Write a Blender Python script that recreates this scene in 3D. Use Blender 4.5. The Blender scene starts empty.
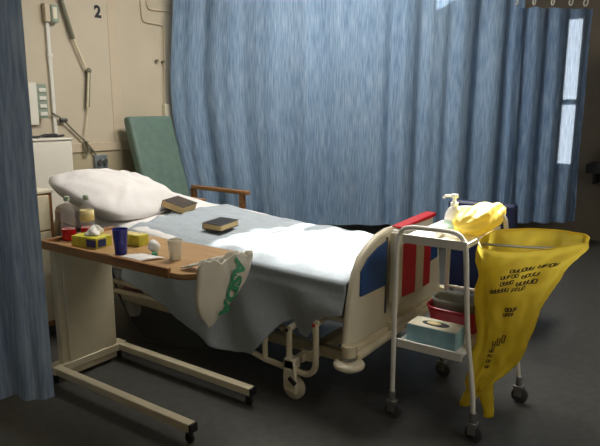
import bpy, bmesh, math, random
from mathutils import Vector, Matrix, noise
random.seed(7)
PI = math.pi
scene = bpy.context.scene
COL = scene.collection
V = Vector

# ------------------------------------------------------------------ materials
def mat(name, col, rough=.5, metal=0, var=.0, vscale=8, bump=0, bscale=60, spec=.5, stretch=None, alt=None):
    m = bpy.data.materials.new(name); m.use_nodes = True
    nt = m.node_tree; b = nt.nodes['Principled BSDF']
    b.inputs['Base Color'].default_value = (*col, 1)
    b.inputs['Roughness'].default_value = rough
    b.inputs['Metallic'].default_value = metal
    b.inputs['Specular IOR Level'].default_value = spec
    tc = nt.nodes.new('ShaderNodeTexCoord')
    src = tc.outputs['Object']
    if stretch:
        mp = nt.nodes.new('ShaderNodeMapping'); mp.inputs['Scale'].default_value = stretch
        nt.links.new(src, mp.inputs['Vector']); src = mp.outputs['Vector']
    if var > 0 or alt:
        n = nt.nodes.new('ShaderNodeTexNoise'); n.inputs['Scale'].default_value = vscale; n.inputs['Detail'].default_value = 4
        nt.links.new(src, n.inputs['Vector'])
        r = nt.nodes.new('ShaderNodeValToRGB')
        a = alt if alt else tuple(max(0, c*(1-var)) for c in col)
        c2 = col if alt else tuple(min(1, c*(1+var)) for c in col)
        r.color_ramp.elements[0].color = (*a, 1); r.color_ramp.elements[1].color = (*c2, 1)
        r.color_ramp.elements[0].position = .32; r.color_ramp.elements[1].position = .68
        nt.links.new(n.outputs['Fac'], r.inputs['Fac']); nt.links.new(r.outputs['Color'], b.inputs['Base Color'])
    if bump > 0:
        n2 = nt.nodes.new('ShaderNodeTexNoise'); n2.inputs['Scale'].default_value = bscale; n2.inputs['Detail'].default_value = 3
        nt.links.new(src, n2.inputs['Vector'])
        bp = nt.nodes.new('ShaderNodeBump'); bp.inputs['Strength'].default_value = bump; bp.inputs['Distance'].default_value = .01
        nt.links.new(n2.outputs['Fac'], bp.inputs['Height']); nt.links.new(bp.outputs['Normal'], b.inputs['Normal'])
    return m

def add_translucent(m, col, fac=.35, transp=0.0):
    nt = m.node_tree; out = nt.nodes['Material Output']; b = nt.nodes['Principled BSDF']
    t = nt.nodes.new('ShaderNodeBsdfTranslucent'); t.inputs['Color'].default_value = (*col, 1)
    cl = b.inputs['Base Color'].links
    if cl and col is None: pass
    mx = nt.nodes.new('ShaderNodeMixShader'); mx.inputs['Fac'].default_value = fac
    nt.links.new(b.outputs[0], mx.inputs[1]); nt.links.new(t.outputs[0], mx.inputs[2])
    last = mx
    if transp > 0:
        tr = nt.nodes.new('ShaderNodeBsdfTransparent')
        m2 = nt.nodes.new('ShaderNodeMixShader'); m2.inputs['Fac'].default_value = transp
        nt.links.new(mx.outputs[0], m2.inputs[1]); nt.links.new(tr.outputs[0], m2.inputs[2]); last = m2
    nt.links.new(last.outputs[0], out.inputs['Surface'])
    return m

def curtain_mat(name, dark, mid, light, transp, trfac=.25):
    m = bpy.data.materials.new(name); m.use_nodes = True
    nt = m.node_tree; b = nt.nodes['Principled BSDF']; b.inputs['Roughness'].default_value = .85
    b.inputs['Specular IOR Level'].default_value = .2
    uv = nt.nodes.new('ShaderNodeUVMap')
    def layer(sx, sy, sc):
        mp = nt.nodes.new('ShaderNodeMapping'); mp.inputs['Scale'].default_value = (sx, sy, 1)
        nt.links.new(uv.outputs[0], mp.inputs[0])
        n = nt.nodes.new('ShaderNodeTexNoise'); n.inputs['Scale'].default_value = sc; n.inputs['Detail'].default_value = 3
        nt.links.new(mp.outputs[0], n.inputs['Vector']); return n
    n1 = layer(85, 5.5, 1.0); n2 = layer(8, .6, 1.0)
    mx = nt.nodes.new('ShaderNodeMath'); mx.operation = 'MULTIPLY_ADD'; mx.inputs[1].default_value = .72
    m3 = nt.nodes.new('ShaderNodeMath'); m3.operation = 'MULTIPLY'; m3.inputs[1].default_value = .28
    nt.links.new(n2.outputs['Fac'], m3.inputs[0])
    nt.links.new(n1.outputs['Fac'], mx.inputs[0]); nt.links.new(m3.outputs[0], mx.inputs[2])
    r = nt.nodes.new('ShaderNodeValToRGB'); e = r.color_ramp.elements
    e[0].position = .34; e[0].color = (*dark, 1); e[1].position = .68; e[1].color = (*light, 1)
    k = e.new(.5); k.color = (*mid, 1)
    nt.links.new(mx.outputs[0], r.inputs['Fac']); nt.links.new(r.outputs['Color'], b.inputs['Base Color'])
    t = nt.nodes.new('ShaderNodeBsdfTranslucent'); nt.links.new(r.outputs['Color'], t.inputs['Color'])
    ms = nt.nodes.new('ShaderNodeMixShader'); ms.inputs['Fac'].default_value = trfac
    nt.links.new(b.outputs[0], ms.inputs[1]); nt.links.new(t.outputs[0], ms.inputs[2])
    tr = nt.nodes.new('ShaderNodeBsdfTransparent'); m2 = nt.nodes.new('ShaderNodeMixShader'); m2.inputs['Fac'].default_value = transp
    nt.links.new(ms.outputs[0], m2.inputs[1]); nt.links.new(tr.outputs[0], m2.inputs[2])
    nt.links.new(m2.outputs[0], nt.nodes['Material Output'].inputs['Surface'])
    return m

def clear_mat(name, col, fac=.75, rough=.1):
    m = bpy.data.materials.new(name); m.use_nodes = True
    nt = m.node_tree; b = nt.nodes['Principled BSDF']; b.inputs['Base Color'].default_value = (*col, 1); b.inputs['Roughness'].default_value = rough
    tr = nt.nodes.new('ShaderNodeBsdfTransparent'); mx = nt.nodes.new('ShaderNodeMixShader'); mx.inputs['Fac'].default_value = fac
    nt.links.new(b.outputs[0], mx.inputs[1]); nt.links.new(tr.outputs[0], mx.inputs[2])
    nt.links.new(mx.outputs[0], nt.nodes['Material Output'].inputs['Surface']); return m

def emit_mat(name, col, s):
    m = bpy.data.materials.new(name); m.use_nodes = True; nt = m.node_tree
    e = nt.nodes.new('ShaderNodeEmission'); e.inputs[0].default_value = (*col, 1); e.inputs[1].default_value = s
    nt.links.new(e.outputs[0], nt.nodes['Material Output'].inputs['Surface']); return m

M = {}
M['wall'] = mat('wall_paint', (.60, .525, .40), .7, var=.04, vscale=3)
M['wall_low'] = mat('wall_lower_paint', (.50, .43, .29), .6, var=.06, vscale=4)
M['trim'] = mat('trim_paint', (.62, .52, .38), .5, var=.03)
M['ceiling'] = mat('ceiling_paint', (.6, .57, .5), .8)
M['floor'] = mat('floor_vinyl', (.070, .070, .064), .45, var=.13, vscale=22, spec=.3)
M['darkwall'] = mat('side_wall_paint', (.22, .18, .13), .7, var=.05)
M['curtain'] = curtain_mat('curtain_weave', (.165, .265, .42), (.265, .39, .57), (.41, .535, .69), .02)
M['curtain_sheer'] = curtain_mat('curtain_weave_thin', (.125, .22, .40), (.225, .345, .54), (.37, .50, .67), .15)
M['curtain_near'] = curtain_mat('curtain_weave_near', (.18, .26, .39), (.28, .37, .51), (.42, .51, .63), .0, .12)
M['cream'] = mat('cream_enamel', (.74, .66, .47), .35, var=.04, vscale=12)
M['cream2'] = mat('cream_plastic', (.78, .72, .56), .4, var=.03, vscale=10)
M['white'] = mat('white_enamel', (.80, .78, .72), .35, var=.02)
M['whiteplastic'] = mat('white_plastic', (.85, .85, .82), .35, var=.02)
M['cabwhite'] = mat('cabinet_white', (.80, .77, .68), .4, var=.02)
M['blue'] = mat('blue_panel', (.018, .075, .25), .35, var=.08)
M['navy'] = mat('navy_vinyl', (.006, .014, .07), .5, var=.15)
M['red'] = mat('red_plastic', (.62, .02, .025), .4, var=.08)
M['bowlred'] = mat('red_tray_plastic', (.50, .015, .03), .4, var=.08)
M['sheet'] = mat('white_cotton', (.80, .78, .77), .9, var=.02, bump=.4, bscale=14, spec=.1)
M['pillow'] = mat('pillow_cotton', (.78, .75, .74), .9, var=.02, bump=.6, bscale=9, spec=.1)
M['blanket'] = mat('grey_blue_cellular_blanket', (.39, .44, .485), .95, var=.06, vscale=60, bump=.25, bscale=220, spec=.05)
M['mattress'] = mat('mattress_cover', (.10, .12, .16), .6, var=.1)
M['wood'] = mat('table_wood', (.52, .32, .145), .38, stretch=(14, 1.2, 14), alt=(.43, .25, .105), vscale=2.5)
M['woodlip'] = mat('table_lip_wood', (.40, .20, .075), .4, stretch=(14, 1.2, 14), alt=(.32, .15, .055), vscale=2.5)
M['armwood'] = mat('arm_wood', (.40, .19, .07), .4, stretch=(12, 1.5, 12), alt=(.26, .11, .035), vscale=3)
M['lockwood'] = mat('locker_wood', (.42, .21, .08), .45, stretch=(12, 12, 1.5), alt=(.32, .15, .05), vscale=3)
M['green'] = mat('green_vinyl', (.125, .20, .165), .5, var=.10, vscale=14, bump=.05)
M['black'] = mat('black_rubber', (.012, .012, .014), .5, var=.2)
M['dgrey'] = mat('dark_grey_plastic', (.06, .06, .065), .5, var=.15)
M['steel'] = mat('steel', (.42, .42, .42), .3, .9, var=.05)
M['chrome'] = mat('chrome', (.75, .75, .75), .15, 1, var=.02)
M['yellow'] = mat('yellow_bag_film', (.83, .65, .045), .40, var=.12, vscale=7, bump=.5, bscale=13)
add_translucent(M['yellow'], (.92, .76, .12), .45)
M['yellow_sunlit'] = mat('yellow_bag_film_sunlit', (.92, .76, .16), .4, var=.08, vscale=12, bump=.5, bscale=30)  # same film as the bag, sunlight on the cuff put into a lighter colour
add_translucent(M['yellow_sunlit'], (.94, .8, .2), .25)
M['print'] = mat('black_print', (.05, .03, .01), .6, var=.2)
M['shopbag'] = mat('white_carrier_film', (.86, .83, .74), .45, var=.04, vscale=9, bump=.3, bscale=22)
add_translucent(M['shopbag'], (.86, .83, .74), .25)
M['greenink'] = mat('green_ink', (.05, .34, .17), .5, var=.1)
M['tissueyellow'] = mat('yellow_card', (.62, .57, .05), .5, var=.18, vscale=25)
M['labelblue'] = mat('dark_blue_card', (.015, .03, .16), .5, var=.2)
M['tissue'] = mat('tissue_paper', (.85, .83, .78), .9, var=.02, bump=.2, bscale=60)
M['cupblue'] = mat('dark_blue_plastic', (.018, .035, .30), .25, var=.1)
M['cupwhite'] = mat('cup_white_plastic', (.90, .88, .80), .35, var=.02)
add_translucent(M['cupwhite'], (.92, .9, .82), .3)
M['clear'] = clear_mat('clear_plastic', (.82, .81, .79), .84)
M['juice'] = mat('red_squash', (.55, .008, .015), .15, var=.1)
M['labelcream'] = mat('bottle_label', (.75, .62, .28), .6, var=.25, vscale=30)
M['capgreen'] = mat('pale_green_cap', (.38, .48, .34), .5, var=.1)
M['paper'] = mat('paper', (.82, .80, .77), .8, var=.03)
M['pages'] = mat('book_pages', (.66, .47, .22), .8, stretch=(1, 1, 90), var=.2, vscale=4)
M['cover'] = mat('book_cover_dark', (.022, .022, .018), .45, alt=(.11, .075, .045), vscale=34)
M['cover2'] = mat('book_cover_black', (.03, .026, .026), .45, var=.35, vscale=20)
M['glovebox'] = mat('pale_blue_card', (.24, .46, .58), .55, alt=(.34, .55, .62), vscale=18)
M['glovetop'] = mat('cream_card', (.66, .62, .48), .6, var=.08, vscale=18)
M['greycard'] = mat('grey_pulp_card', (.27, .28, .26), .9, var=.12, bump=.2)
M['dullgreen'] = mat('dull_green_plastic', (.30, .36, .29), .5, var=.1)
M['armgrey'] = mat('lamp_arm_dark', (.20, .19, .13), .5, var=.15)
M['socketgrey'] = mat('socket_metal', (.24, .28, .30), .4, .3, var=.2, vscale=30)
M['pink'] = mat('pink_plastic', (.45, .2, .2), .5, var=.1)
M['pump_tint'] = mat('pale_green_gel', (.62, .86, .76), .25, var=.03)
M['lamp'] = emit_mat('lamp_diffuser', (1, .95, .85), 2)
M['glass'] = clear_mat('window_glass', (.9, .95, 1), .93, .05)
M['frame'] = mat('window_frame_paint', (.6, .6, .57), .5, var=.03)

# ------------------------------------------------------------------ mesh helper
class MB:
    def __init__(s): s.bm = bmesh.new(); s.uv = None
    def box(s, c, size, rz=0, ry=0, rx=0):
        r = bmesh.ops.create_cube(s.bm, size=1)
        mt = Matrix.Translation(c) @ Matrix.Rotation(rz, 4, 'Z') @ Matrix.Rotation(ry, 4, 'Y') @ Matrix.Rotation(rx, 4, 'X') @ Matrix.Diagonal((*size, 1))
        bmesh.ops.transform(s.bm, matrix=mt, verts=r['verts']); return s
    def bx(s, a, b):
        return s.box([(p+q)/2 for p, q in zip(a, b)], [abs(q-p) for p, q in zip(a, b)])
    def tube(s, pts, r, seg=10, closed=False, caps=True):
        pts = [V(p) for p in pts]; n = len(pts); rings = []
        rs = r if isinstance(r, (list, tuple)) else [r]*n
        up = None
        for i, p in enumerate(pts):
            if closed: t = (pts[(i+1) % n]-pts[i-1])
            else: t = pts[min(i+1, n-1)]-pts[max(i-1, 0)]
            t = t.normalized()
            if up is None:
                a = V((0, 0, 1)) if abs(t.z) < .9 else V((1, 0, 0)); up = (a-t*a.dot(t)).normalized()
            else:
                up = (up-t*up.dot(t))
                up = up.normalized() if up.length > 1e-5 else V((1, 0, 0))
            w = t.cross(up)
            rings.append([s.bm.verts.new(p+(up*math.cos(2*PI*k/seg)+w*math.sin(2*PI*k/seg))*rs[i]) for k in range(seg)])
        m = n if closed else n-1
        for i in range(m):
            A, B = rings[i], rings[(i+1) % n]
            for k in range(seg): s.bm.faces.new((A[k], A[(k+1) % seg], B[(k+1) % seg], B[k]))
        if caps and not closed:
            s.bm.faces.new(rings[0][::-1]); s.bm.faces.new(rings[-1])
        return s
    def lathe(s, prof, c=(0, 0, 0), seg=24, axis='Z', capb=True, capt=True):
        c = V(c); rings = []
        for r, z in prof:
            ring = []
            for k in range(seg):
                a = 2*PI*k/seg; x, y = r*math.cos(a), r*math.sin(a)
                d = {'Z': (x, y, z), 'X': (z, x, y), 'Y': (y, z, x)}[axis]
                ring.append(s.bm.verts.new(c+V(d)))
            rings.append(ring)
        for A, B in zip(rings, rings[1:]):
            for k in range(seg): s.bm.faces.new((A[k], A[(k+1) % seg], B[(k+1) % seg], B[k]))
        if capb: s.bm.faces.new(rings[0][::-1])
        if capt: s.bm.faces.new(rings[-1])
        return s
    def prism(s, poly, a, b, plane='XZ'):
        def P(u, v, w): return {'XZ': (u, w, v), 'XY': (u, v, w), 'YZ': (w, u, v)}[plane]
        A = [s.bm.verts.new(P(u, v, a)) for u, v in poly]; B = [s.bm.verts.new(P(u, v, b)) for u, v in poly]
        n = len(poly)
        s.bm.faces.new(A); s.bm.faces.new(B[::-1])
        for i in range(n): s.bm.faces.new((A[i], B[i], B[(i+1) % n], A[(i+1) % n]))
        return s
    def grid(s, f, nu, nv, closeu=False, uvf=None):
        vs = [[s.bm.verts.new(f(i/nu, j/nv)) for j in range(nv+1)] for i in range(nu if closeu else nu+1)]
        if uvf and s.uv is None: s.uv = s.bm.loops.layers.uv.new('UVMap')
        for i in range(nu):
            for j in range(nv):
                i2 = (i+1) % len(vs)
                fc = s.bm.faces.new((vs[i][j], vs[i2][j], vs[i2][j+1], vs[i][j+1]))
                if uvf:
                    for lp, (a, b) in zip(fc.loops, ((i, j), (i+1, j), (i+1, j+1), (i, j+1))):
                        lp[s.uv].uv = uvf(a/nu, b/nv)
        return vs
    def ball(s, c, r, sc=(1, 1, 1), seg=16):
        q = bmesh.ops.create_uvsphere(s.bm, u_segments=seg, v_segments=max(6, seg//2), radius=r)
        bmesh.ops.transform(s.bm, matrix=Matrix.Translation(c) @ Matrix.Diagonal((*sc, 1)), verts=q['verts']); return s
    def turn(s, c, rz=0, rx=0, ry=0):
        c = V(c); mt = Matrix.Translation(c) @ Matrix.Rotation(rz, 4, 'Z') @ Matrix.Rotation(ry, 4, 'Y') @ Matrix.Rotation(rx, 4, 'X') @ Matrix.Translation(-c)
        bmesh.ops.transform(s.bm, matrix=mt, verts=s.bm.verts[:]); return s
    def build(s, name, m, parent=None, bevel=0, sharp=35, solid=0, sub=0, seg=2):
        bmesh.ops.recalc_face_normals(s.bm, faces=s.bm.faces[:])
        me = bpy.data.meshes.new(name)
        if parent: org = V(ORG[parent.name])
        else:
            xs = [v.co for v in s.bm.verts]
            lo = [min(c[i] for c in xs) for i in range(3)]; hi = [max(c[i] for c in xs) for i in range(3)]
            org = V(((lo[0]+hi[0])/2, (lo[1]+hi[1])/2, lo[2]))
        bmesh.ops.translate(s.bm, vec=-org, verts=s.bm.verts[:])
        s.bm.to_mesh(me); s.bm.free()
        me.materials.append(m)
        me.shade_smooth(); me.set_sharp_from_angle(angle=math.radians(sharp))
        o = bpy.data.objects.new(name, me); COL.objects.link(o)
        ORG[o.name] = org
        if parent: o.parent = parent
        else: o.location = org
        if sub:
            md = o.modifiers.new('Subdivision', 'SUBSURF'); md.levels = md.render_levels = sub
        if solid:
            md = o.modifiers.new('Solidify', 'SOLIDIFY'); md.thickness = solid; md.offset = 0
        if bevel:
            md = o.modifiers.new('Bevel', 'BEVEL'); md.width = bevel; md.segments = seg; md.limit_method = 'ANGLE'; md.angle_limit = math.radians(40)
        return o
ORG = {}

def tag(o, label, cat, group=None, kind=None):
    o['label'] = label; o['category'] = cat
    if group: o['group'] = group
    if kind: o['kind'] = kind
    return o
def thing(name, loc, label, cat, group=None):
    o = bpy.data.objects.new(name, None); COL.objects.link(o); o.location = loc; o.empty_display_size = .1
    ORG[o.name] = V(loc); return tag(o, label, cat, group)
def struct(o): o['kind'] = 'structure'; return o
def arc(c, r, a0, a1, n, plane='YZ', w=0):
    out = []
    for i in range(n+1):
        a = a0+(a1-a0)*i/n; u, v = c[0]+r*math.cos(a), c[1]+r*math.sin(a)
        out.append({'YZ': (w, u, v), 'XZ': (u, w, v), 'XY': (u, v, w)}[plane])
    return out
def smooth_path(pts, n=8):
    P = [V(p) for p in pts]; P = [2*P[0]-P[1]]+P+[2*P[-1]-P[-2]]; out = []
    for i in range(1, len(P)-2):
        for k in range(n):
            t = k/n; a, b, c, d = P[i-1:i+3]
            out.append(.5*((2*b)+(c-a)*t+(2*a-5*b+4*c-d)*t*t+(3*b-a-3*c+d)*t**3))
    out.append(P[-2]); return out
def text_mesh(body, size, m, name, parent, mw, extrude=.001, bold=0):
    cu = bpy.data.curves.new(name+'_curve', 'FONT'); cu.body = body; cu.size = size; cu.extrude = extrude; cu.offset = bold
    cu.align_x = 'CENTER'; cu.align_y = 'CENTER'
    t = bpy.data.objects.new(name+'_curve', cu); COL.objects.link(t)
    dg = bpy.context.evaluated_depsgraph_get(); dg.update()
    me = bpy.data.meshes.new_from_object(t.evaluated_get(dg)); bpy.data.objects.remove(t); bpy.data.curves.remove(cu)
    me.transform(Matrix.Translation(-V(ORG[parent.name])) @ mw if parent else mw)
    me.materials.clear(); me.materials.append(m)
    o = bpy.data.objects.new(name, me); COL.objects.link(o); ORG[o.name] = V((0, 0, 0))
    if parent: o.parent = parent; ORG[o.name] = ORG[parent.name]
    return o
def interp(tab, x):
    if x <= tab[0][0]: return tab[0][1]
    for (a, b), (c, d) in zip(tab, tab[1:]):
        if x <= c:
            t = (x-a)/(c-a); t = t*t*(3-2*t); return b+(d-b)*t
    return tab[-1][1]
def lerp_tab(tab, x):
    if x <= tab[0][0]: return tab[0][1]
    for (a, b), (c, d) in zip(tab, tab[1:]):
        if x <= c: return b+(d-b)*(x-a)/(c-a)
    return tab[-1][1]

# ------------------------------------------------------------------ setting
WX, WY, CZ = 7.2, 4.45, 5.1
struct(MB().bx((-2.5, -2.5, -.1), (WX+.2, WY+.2, 0)).build('floor', M['floor']))
struct(MB().bx((-2.5, -2.5, CZ), (WX+.2, WY+.2, CZ+.1)).build('ceiling', M['ceiling']))
struct(MB().bx((-2.5, WY, 1.10), (WX+.2, WY+.15, CZ)).bx((-2.5, WY, 0), (WX+.2, WY+.15, 1.10)).build('wall_back', M['wall']))
struct(MB().bx((-2.5, WY-.006, .0), (4.6, WY-.001, 1.085)).build('trim_3', M['wall_low']))      # painted lower band
struct(MB().bx((-2.5, WY-.020, 1.085), (4.6, WY-.001, 1.165)).build('trim_1', M['trim'], bevel=.006))
struct(MB().bx((3.42, WY-.004, 1.165), (3.52, WY-.001, CZ)).build('trim_2', M['trim'], bevel=.003))
struct(MB().bx((-2.5, WY-.02, 0), (4.6, WY-.006, .1)).build('baseboard_back', M['dgrey'], bevel=.004))
struct(MB().bx((-2.6, -2.5, 0), (-2.5, WY, CZ)).build('wall_left', M['wall']))
struct(MB().bx((-2.5, -2.6, 0), (WX+.2, -2.5, CZ)).build('wall_front', M['wall']))
# right wall with two window openings (low sash and high light)
W1 = (1.27, 1.485, .80, 2.46)
W2 = (.76, 1.13, 4.15, 4.68)
W3 = (1.325, 2.32, 3.65, 4.47)
mb = MB()
mb.bx((WX, -2.5, 0), (WX+.15, W2[0], CZ)).bx((WX, W3[1], 0), (WX+.15, WY, CZ)).bx((WX, W2[1], W3[2]), (WX+.15, W3[0], CZ))
mb.bx((WX, W2[0], W2[3]), (WX+.15, W2[1], CZ)).bx((WX, W3[0], W3[3]), (WX+.15, W3[1], CZ))
mb.bx((WX, W2[0], 0), (WX+.15, W1[0], W3[2])).bx((WX, W2[0], W3[2]), (WX+.15, W2[1], W2[2])).bx((WX, W1[1], 0), (WX+.15, W3[1], W3[2]))
mb.bx((WX, W1[0], 0), (WX+.15, W1[1], W1[2])).bx((WX, W1[0], W1[3]), (WX+.15, W1[1], W3[2]))
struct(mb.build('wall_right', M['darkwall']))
struct(MB().bx((WX+.15, .6, 2.95), (WX+3.0, 2.2, 3.05)).build('sun_blocker', M['frame']))   # unseen slab added outside, keeps sun through the low window off the curtain
def window(n, w, bars):
    y0, y1, z0, z1 = w; x = WX+.05; f = .035
    mb = MB().bx((x, y0, z0), (x+.05, y0+f, z1)).bx((x, y1-f, z0), (x+.05, y1, z1)).bx((x, y0+f, z0), (x+.05, y1-f, z0+f)).bx((x, y0+f, z1-f), (x+.05, y1-f, z1))
    for z in bars: mb.bx((x, y0+f, z-.03), (x+.05, y1-f, z+.03))
    o = struct(mb.build('window_%d' % n, M['frame'], bevel=.004))
    MB().bx((x+.02, y0+f, z0+f), (x+.026, y1-f, z1-f)).build('window_pane', M['glass'], o)
window(1, W1, [1.53]); window(2, W2, []); window(3, W3, [])

# ------------------------------------------------------------------ curtains
def curtain(name, path, ztop, zbot, m, folds, label, nu=160, nv=50, hooks=(), seed=0, shift=None, group=None, amp_t=(.6, 1.0), dips=(), zr=0):
    P = smooth_path([(x, y, 0) for x, y in path], 12)
    L = [0]
    for a, b in zip(P, P[1:]): L.append(L[-1]+(b-a).length)
    T = L[-1]
    def at(sv):
        sv = max(0, min(T, sv))
        for i in range(len(L)-1):
            if sv <= L[i+1] or i == len(L)-2:
                t = (sv-L[i])/(L[i+1]-L[i]); p = P[i].lerp(P[i+1], t); d = (P[i+1]-P[i]).normalized()
                return p, V((d.y, -d.x, 0)), d
    def scal(sv):
        if not hooks: return 0
        hs = sorted(hooks)
        d = sum(h*math.exp(-((sv-q)/w)**2) for q, h, w in dips)
        for a, b in zip([0-.0]+hs, hs+[T]):
            if a <= sv <= b and b > a:
                t = (sv-a)/(b-a); d += .03*min(1, (b-a)/.3)*math.sin(PI*t)
        return d
    def f(u, v):
        sv = u*T; p, n, d = at(sv)
        zt = ztop-scal(sv); z = zt+(zbot-zt)*v
        a = amp_t[0]+(amp_t[1]-amp_t[0])*min(1, v*1.5)
        off = 0
        for (k, am, ph, s0, s1) in folds:
            if s0 is not None and not (s0 <= sv <= s1): 
                e = min(abs(sv-s0), abs(sv-s1)); w = max(0, 1-e/.15)
            else: w = 1
            th = 2*PI*sv/k+ph+.18*math.sin(v*2.3+seed+sv*2)+.35*noise.noise(V((sv*1.5, v*.8, seed)))
            off += w*am*a*(math.sin(th)+.25*math.sin(2*th+1))
        off += .02*noise.noise(V((sv*2.5, z*1.3, seed*3.1)))
        q = p+n*off
        if shift: q = q+d*shift(u, v)
        return V((q.x, q.y, z))
    mb = MB(); mb.grid(f, nu, nv, uvf=lambda u, v: (u*T, (ztop+(zbot-ztop)*v)))
    # hem
    o = mb.build(name, m, sharp=180)
    o['label'] = label; o['category'] = 'curtain'
    if group: o['group'] = group
    for h in hooks:
        p, n, d = at(h); c = V((p.x, p.y, ztop+.035))
        ang = math.atan2(n.y, n.x)
        pts = [c+V((math.cos(ang)*.03*math.cos(t), math.sin(ang)*.03*math.cos(t), .03*math.sin(t)+.012)) for t in [2*PI*k/14 for k in range(14)]]
        MB().tube(pts, .0065, 6, closed=True).build('curtain_ring', M['white'], o)
        if zr > ztop+.1: MB().tube([c+V((0, 0, .04)), V((c.x, c.y, zr))], .004, 6).build('curtain_hook', M['white'], o)
    return o
RZ = 2.50
def line(a, b, n=4): return [tuple(a[i]+(b[i]-a[i])*k/n for i in (0, 1)) for k in range(n+1)]
rail = [(4.08, 4.32), (4.76, 3.25), (5.28, 2.60), (6.02, 1.67), (6.55, 1.04)]
curtain('privacy_curtain', [(4.03, 4.36), (4.30, 3.93), (4.55, 3.55), (4.775, 3.20)], RZ+.25, .30, M['curtain'],
        [(.42, .028, .3, None, None), (.19, .008, 1, None, None)], 'light blue woven curtain behind the green armchair, its left edge against the wall', hooks=[.03, .33, .63, .95, 1.28], seed=1,
        shift=lambda u, v: (1-u)*(.10-.13*math.exp(-((v-.5)/.35)**2)+.10*v))
curtain('privacy_curtain', [(4.82, 3.27), (5.03, 2.95), (5.28, 2.58), (5.65, 2.12), (6.05, 1.62)], RZ+.25, .30, M['curtain'],
        [(.34, .020, 2.2, 0, .80), (.29, .045, .4, .85, 3), (.47, .030, 1.4, .85, 3)], 'wide middle blue curtain hanging behind the foot of the bed and the trolley', hooks=[.03, .36, .72, 1.08, 1.40, 1.72, 2.04], seed=2, dips=[(1.40, .26, .03)])
curtain('privacy_curtain', [(5.97, 1.70), (6.15, 1.46), (6.30, 1.27), (6.50, 1.08)], RZ-.09, .31, M['curtain_sheer'],
        [(.21, .045, .2, None, None)], 'rightmost thin blue curtain with bright window panes glowing through it', hooks=[.03, .2, .38, .56, .72], seed=3, zr=RZ+.35)
t = tag(MB().tube([(x, y, RZ+.36) for x, y in [(3.98, 4.44)]+rail+[(7.19, .27)]], .014, 10).build('curtain_rail', M['white']),
        'white curtain rail carrying the blue curtains around the bed space', 'rail')
# near curtain at the left of the picture, gathered
near = curtain('privacy_curtain', [(.888, 2.80), (1.028, 2.62), (1.128, 2.49), (1.233, 2.365), (1.325, 2.245)], 2.6, .21, M['curtain_near'],
        [(.20, .026, .6, None, None), (.11, .007, 0, None, None)], 'nearest blue curtain gathered at the left of the overbed table', nu=180, seed=5, hooks=[.02, .18, .34, .5, .66])
tag(MB().tube([(1.39, 2.16, 2.71), (1.325, 2.245, 2.71), (1.028, 2.62, 2.71), (.888, 2.80, 2.71), (.72, 3.2, 2.71), (.68, 4.45, 2.71)], .014, 10).build('curtain_rail', M['white']),
    'white curtain rail above the gathered curtain at the left', 'rail')

# ------------------------------------------------------------------ bed
def T(y):                      # mattress upper surface height: the head section is raised
    return interp([(1.4, .655), (2.2, .675), (3.0, .725), (3.7, .79)], y)
bed = thing('hospital_bed', (2.8, 2.5, 0), 'cream metal hospital bed made up with white sheet and grey blue blanket', 'bed')
BX0, BX1 = 2.30, 3.30
def mat_f(top):
    def f(u, v):
        y = 1.342+2.33*v; x = BX0+.03+(BX1-BX0-.06)*u
        return V((x, y, T(y) if top else T(y)-.13))
    return f
mb = MB()
A = mb.grid(mat_f(True), 8, 20); B = mb.grid(mat_f(False), 8, 20)
for j in range(20):
    mb.bm.faces.new((A[0][j], A[0][j+1], B[0][j+1], B[0][j])); mb.bm.faces.new((A[8][j], A[8][j+1], B[8][j+1], B[8][j]))
for i in range(8):
    mb.bm.faces.new((A[i][0], A[i+1][0], B[i+1][0], B[i][0])); mb.bm.faces.new((A[i][20], A[i+1][20], B[i+1][20], B[i][20]))
mb.build('mattress', M['mattress'], bed, bevel=.025, seg=3)
# mattress platform and frame
mb = MB().bx((2.36, 1.40, .49), (3.26, 3.68, .52))
mb.tube([(2.34, 1.34, .45), (2.34, 3.70, .45)], .022).tube([(3.26, 1.34, .45), (3.26, 3.70, .45)], .022)
for y in (1.42, 2.2, 3.0, 3.66): mb.tube([(2.34, y, .45), (3.26, y, .45)], .018)
mb.build('platform_frame', M['cream2'], bed, bevel=.003)
mb = MB()
for x in (2.46, 3.14): mb.bx((x-.025, 1.45, .17), (x+.025, 3.6, .23))
for y in (1.60, 3.45): mb.bx((2.34, y-.03, .17), (3.26, y+.03, .23))
mb.build('chassis', M['cream'], bed, bevel=.006)
for x in (2.46, 3.14):
    for y0, y1 in ((1.75, 2.25), (3.3, 2.8)):
        MB().tube([(x, y0, .22), (x, y1, .46)], .018).build('lifting_strut', M['cream'], bed)
MB().bx((2.55, 2.3, .23), (3.05, 2.75, .40)).build('motor_box', M['dgrey'], bed, bevel=.01)
# near side rails/tubes seen under the table
MB().tube([(2.28, 2.35, .325)]+[(2.26, 3.55, .30)], .017).tube([(2.275, 2.75, .37), (2.26, 3.55, .375)], .014).build('side_tube', M['cream'], bed)
MB().bx((2.235, 3.2, .28), (2.268, 3.255, .40)).build('side_bracket', M['cream2'], bed, bevel=.004)
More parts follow.
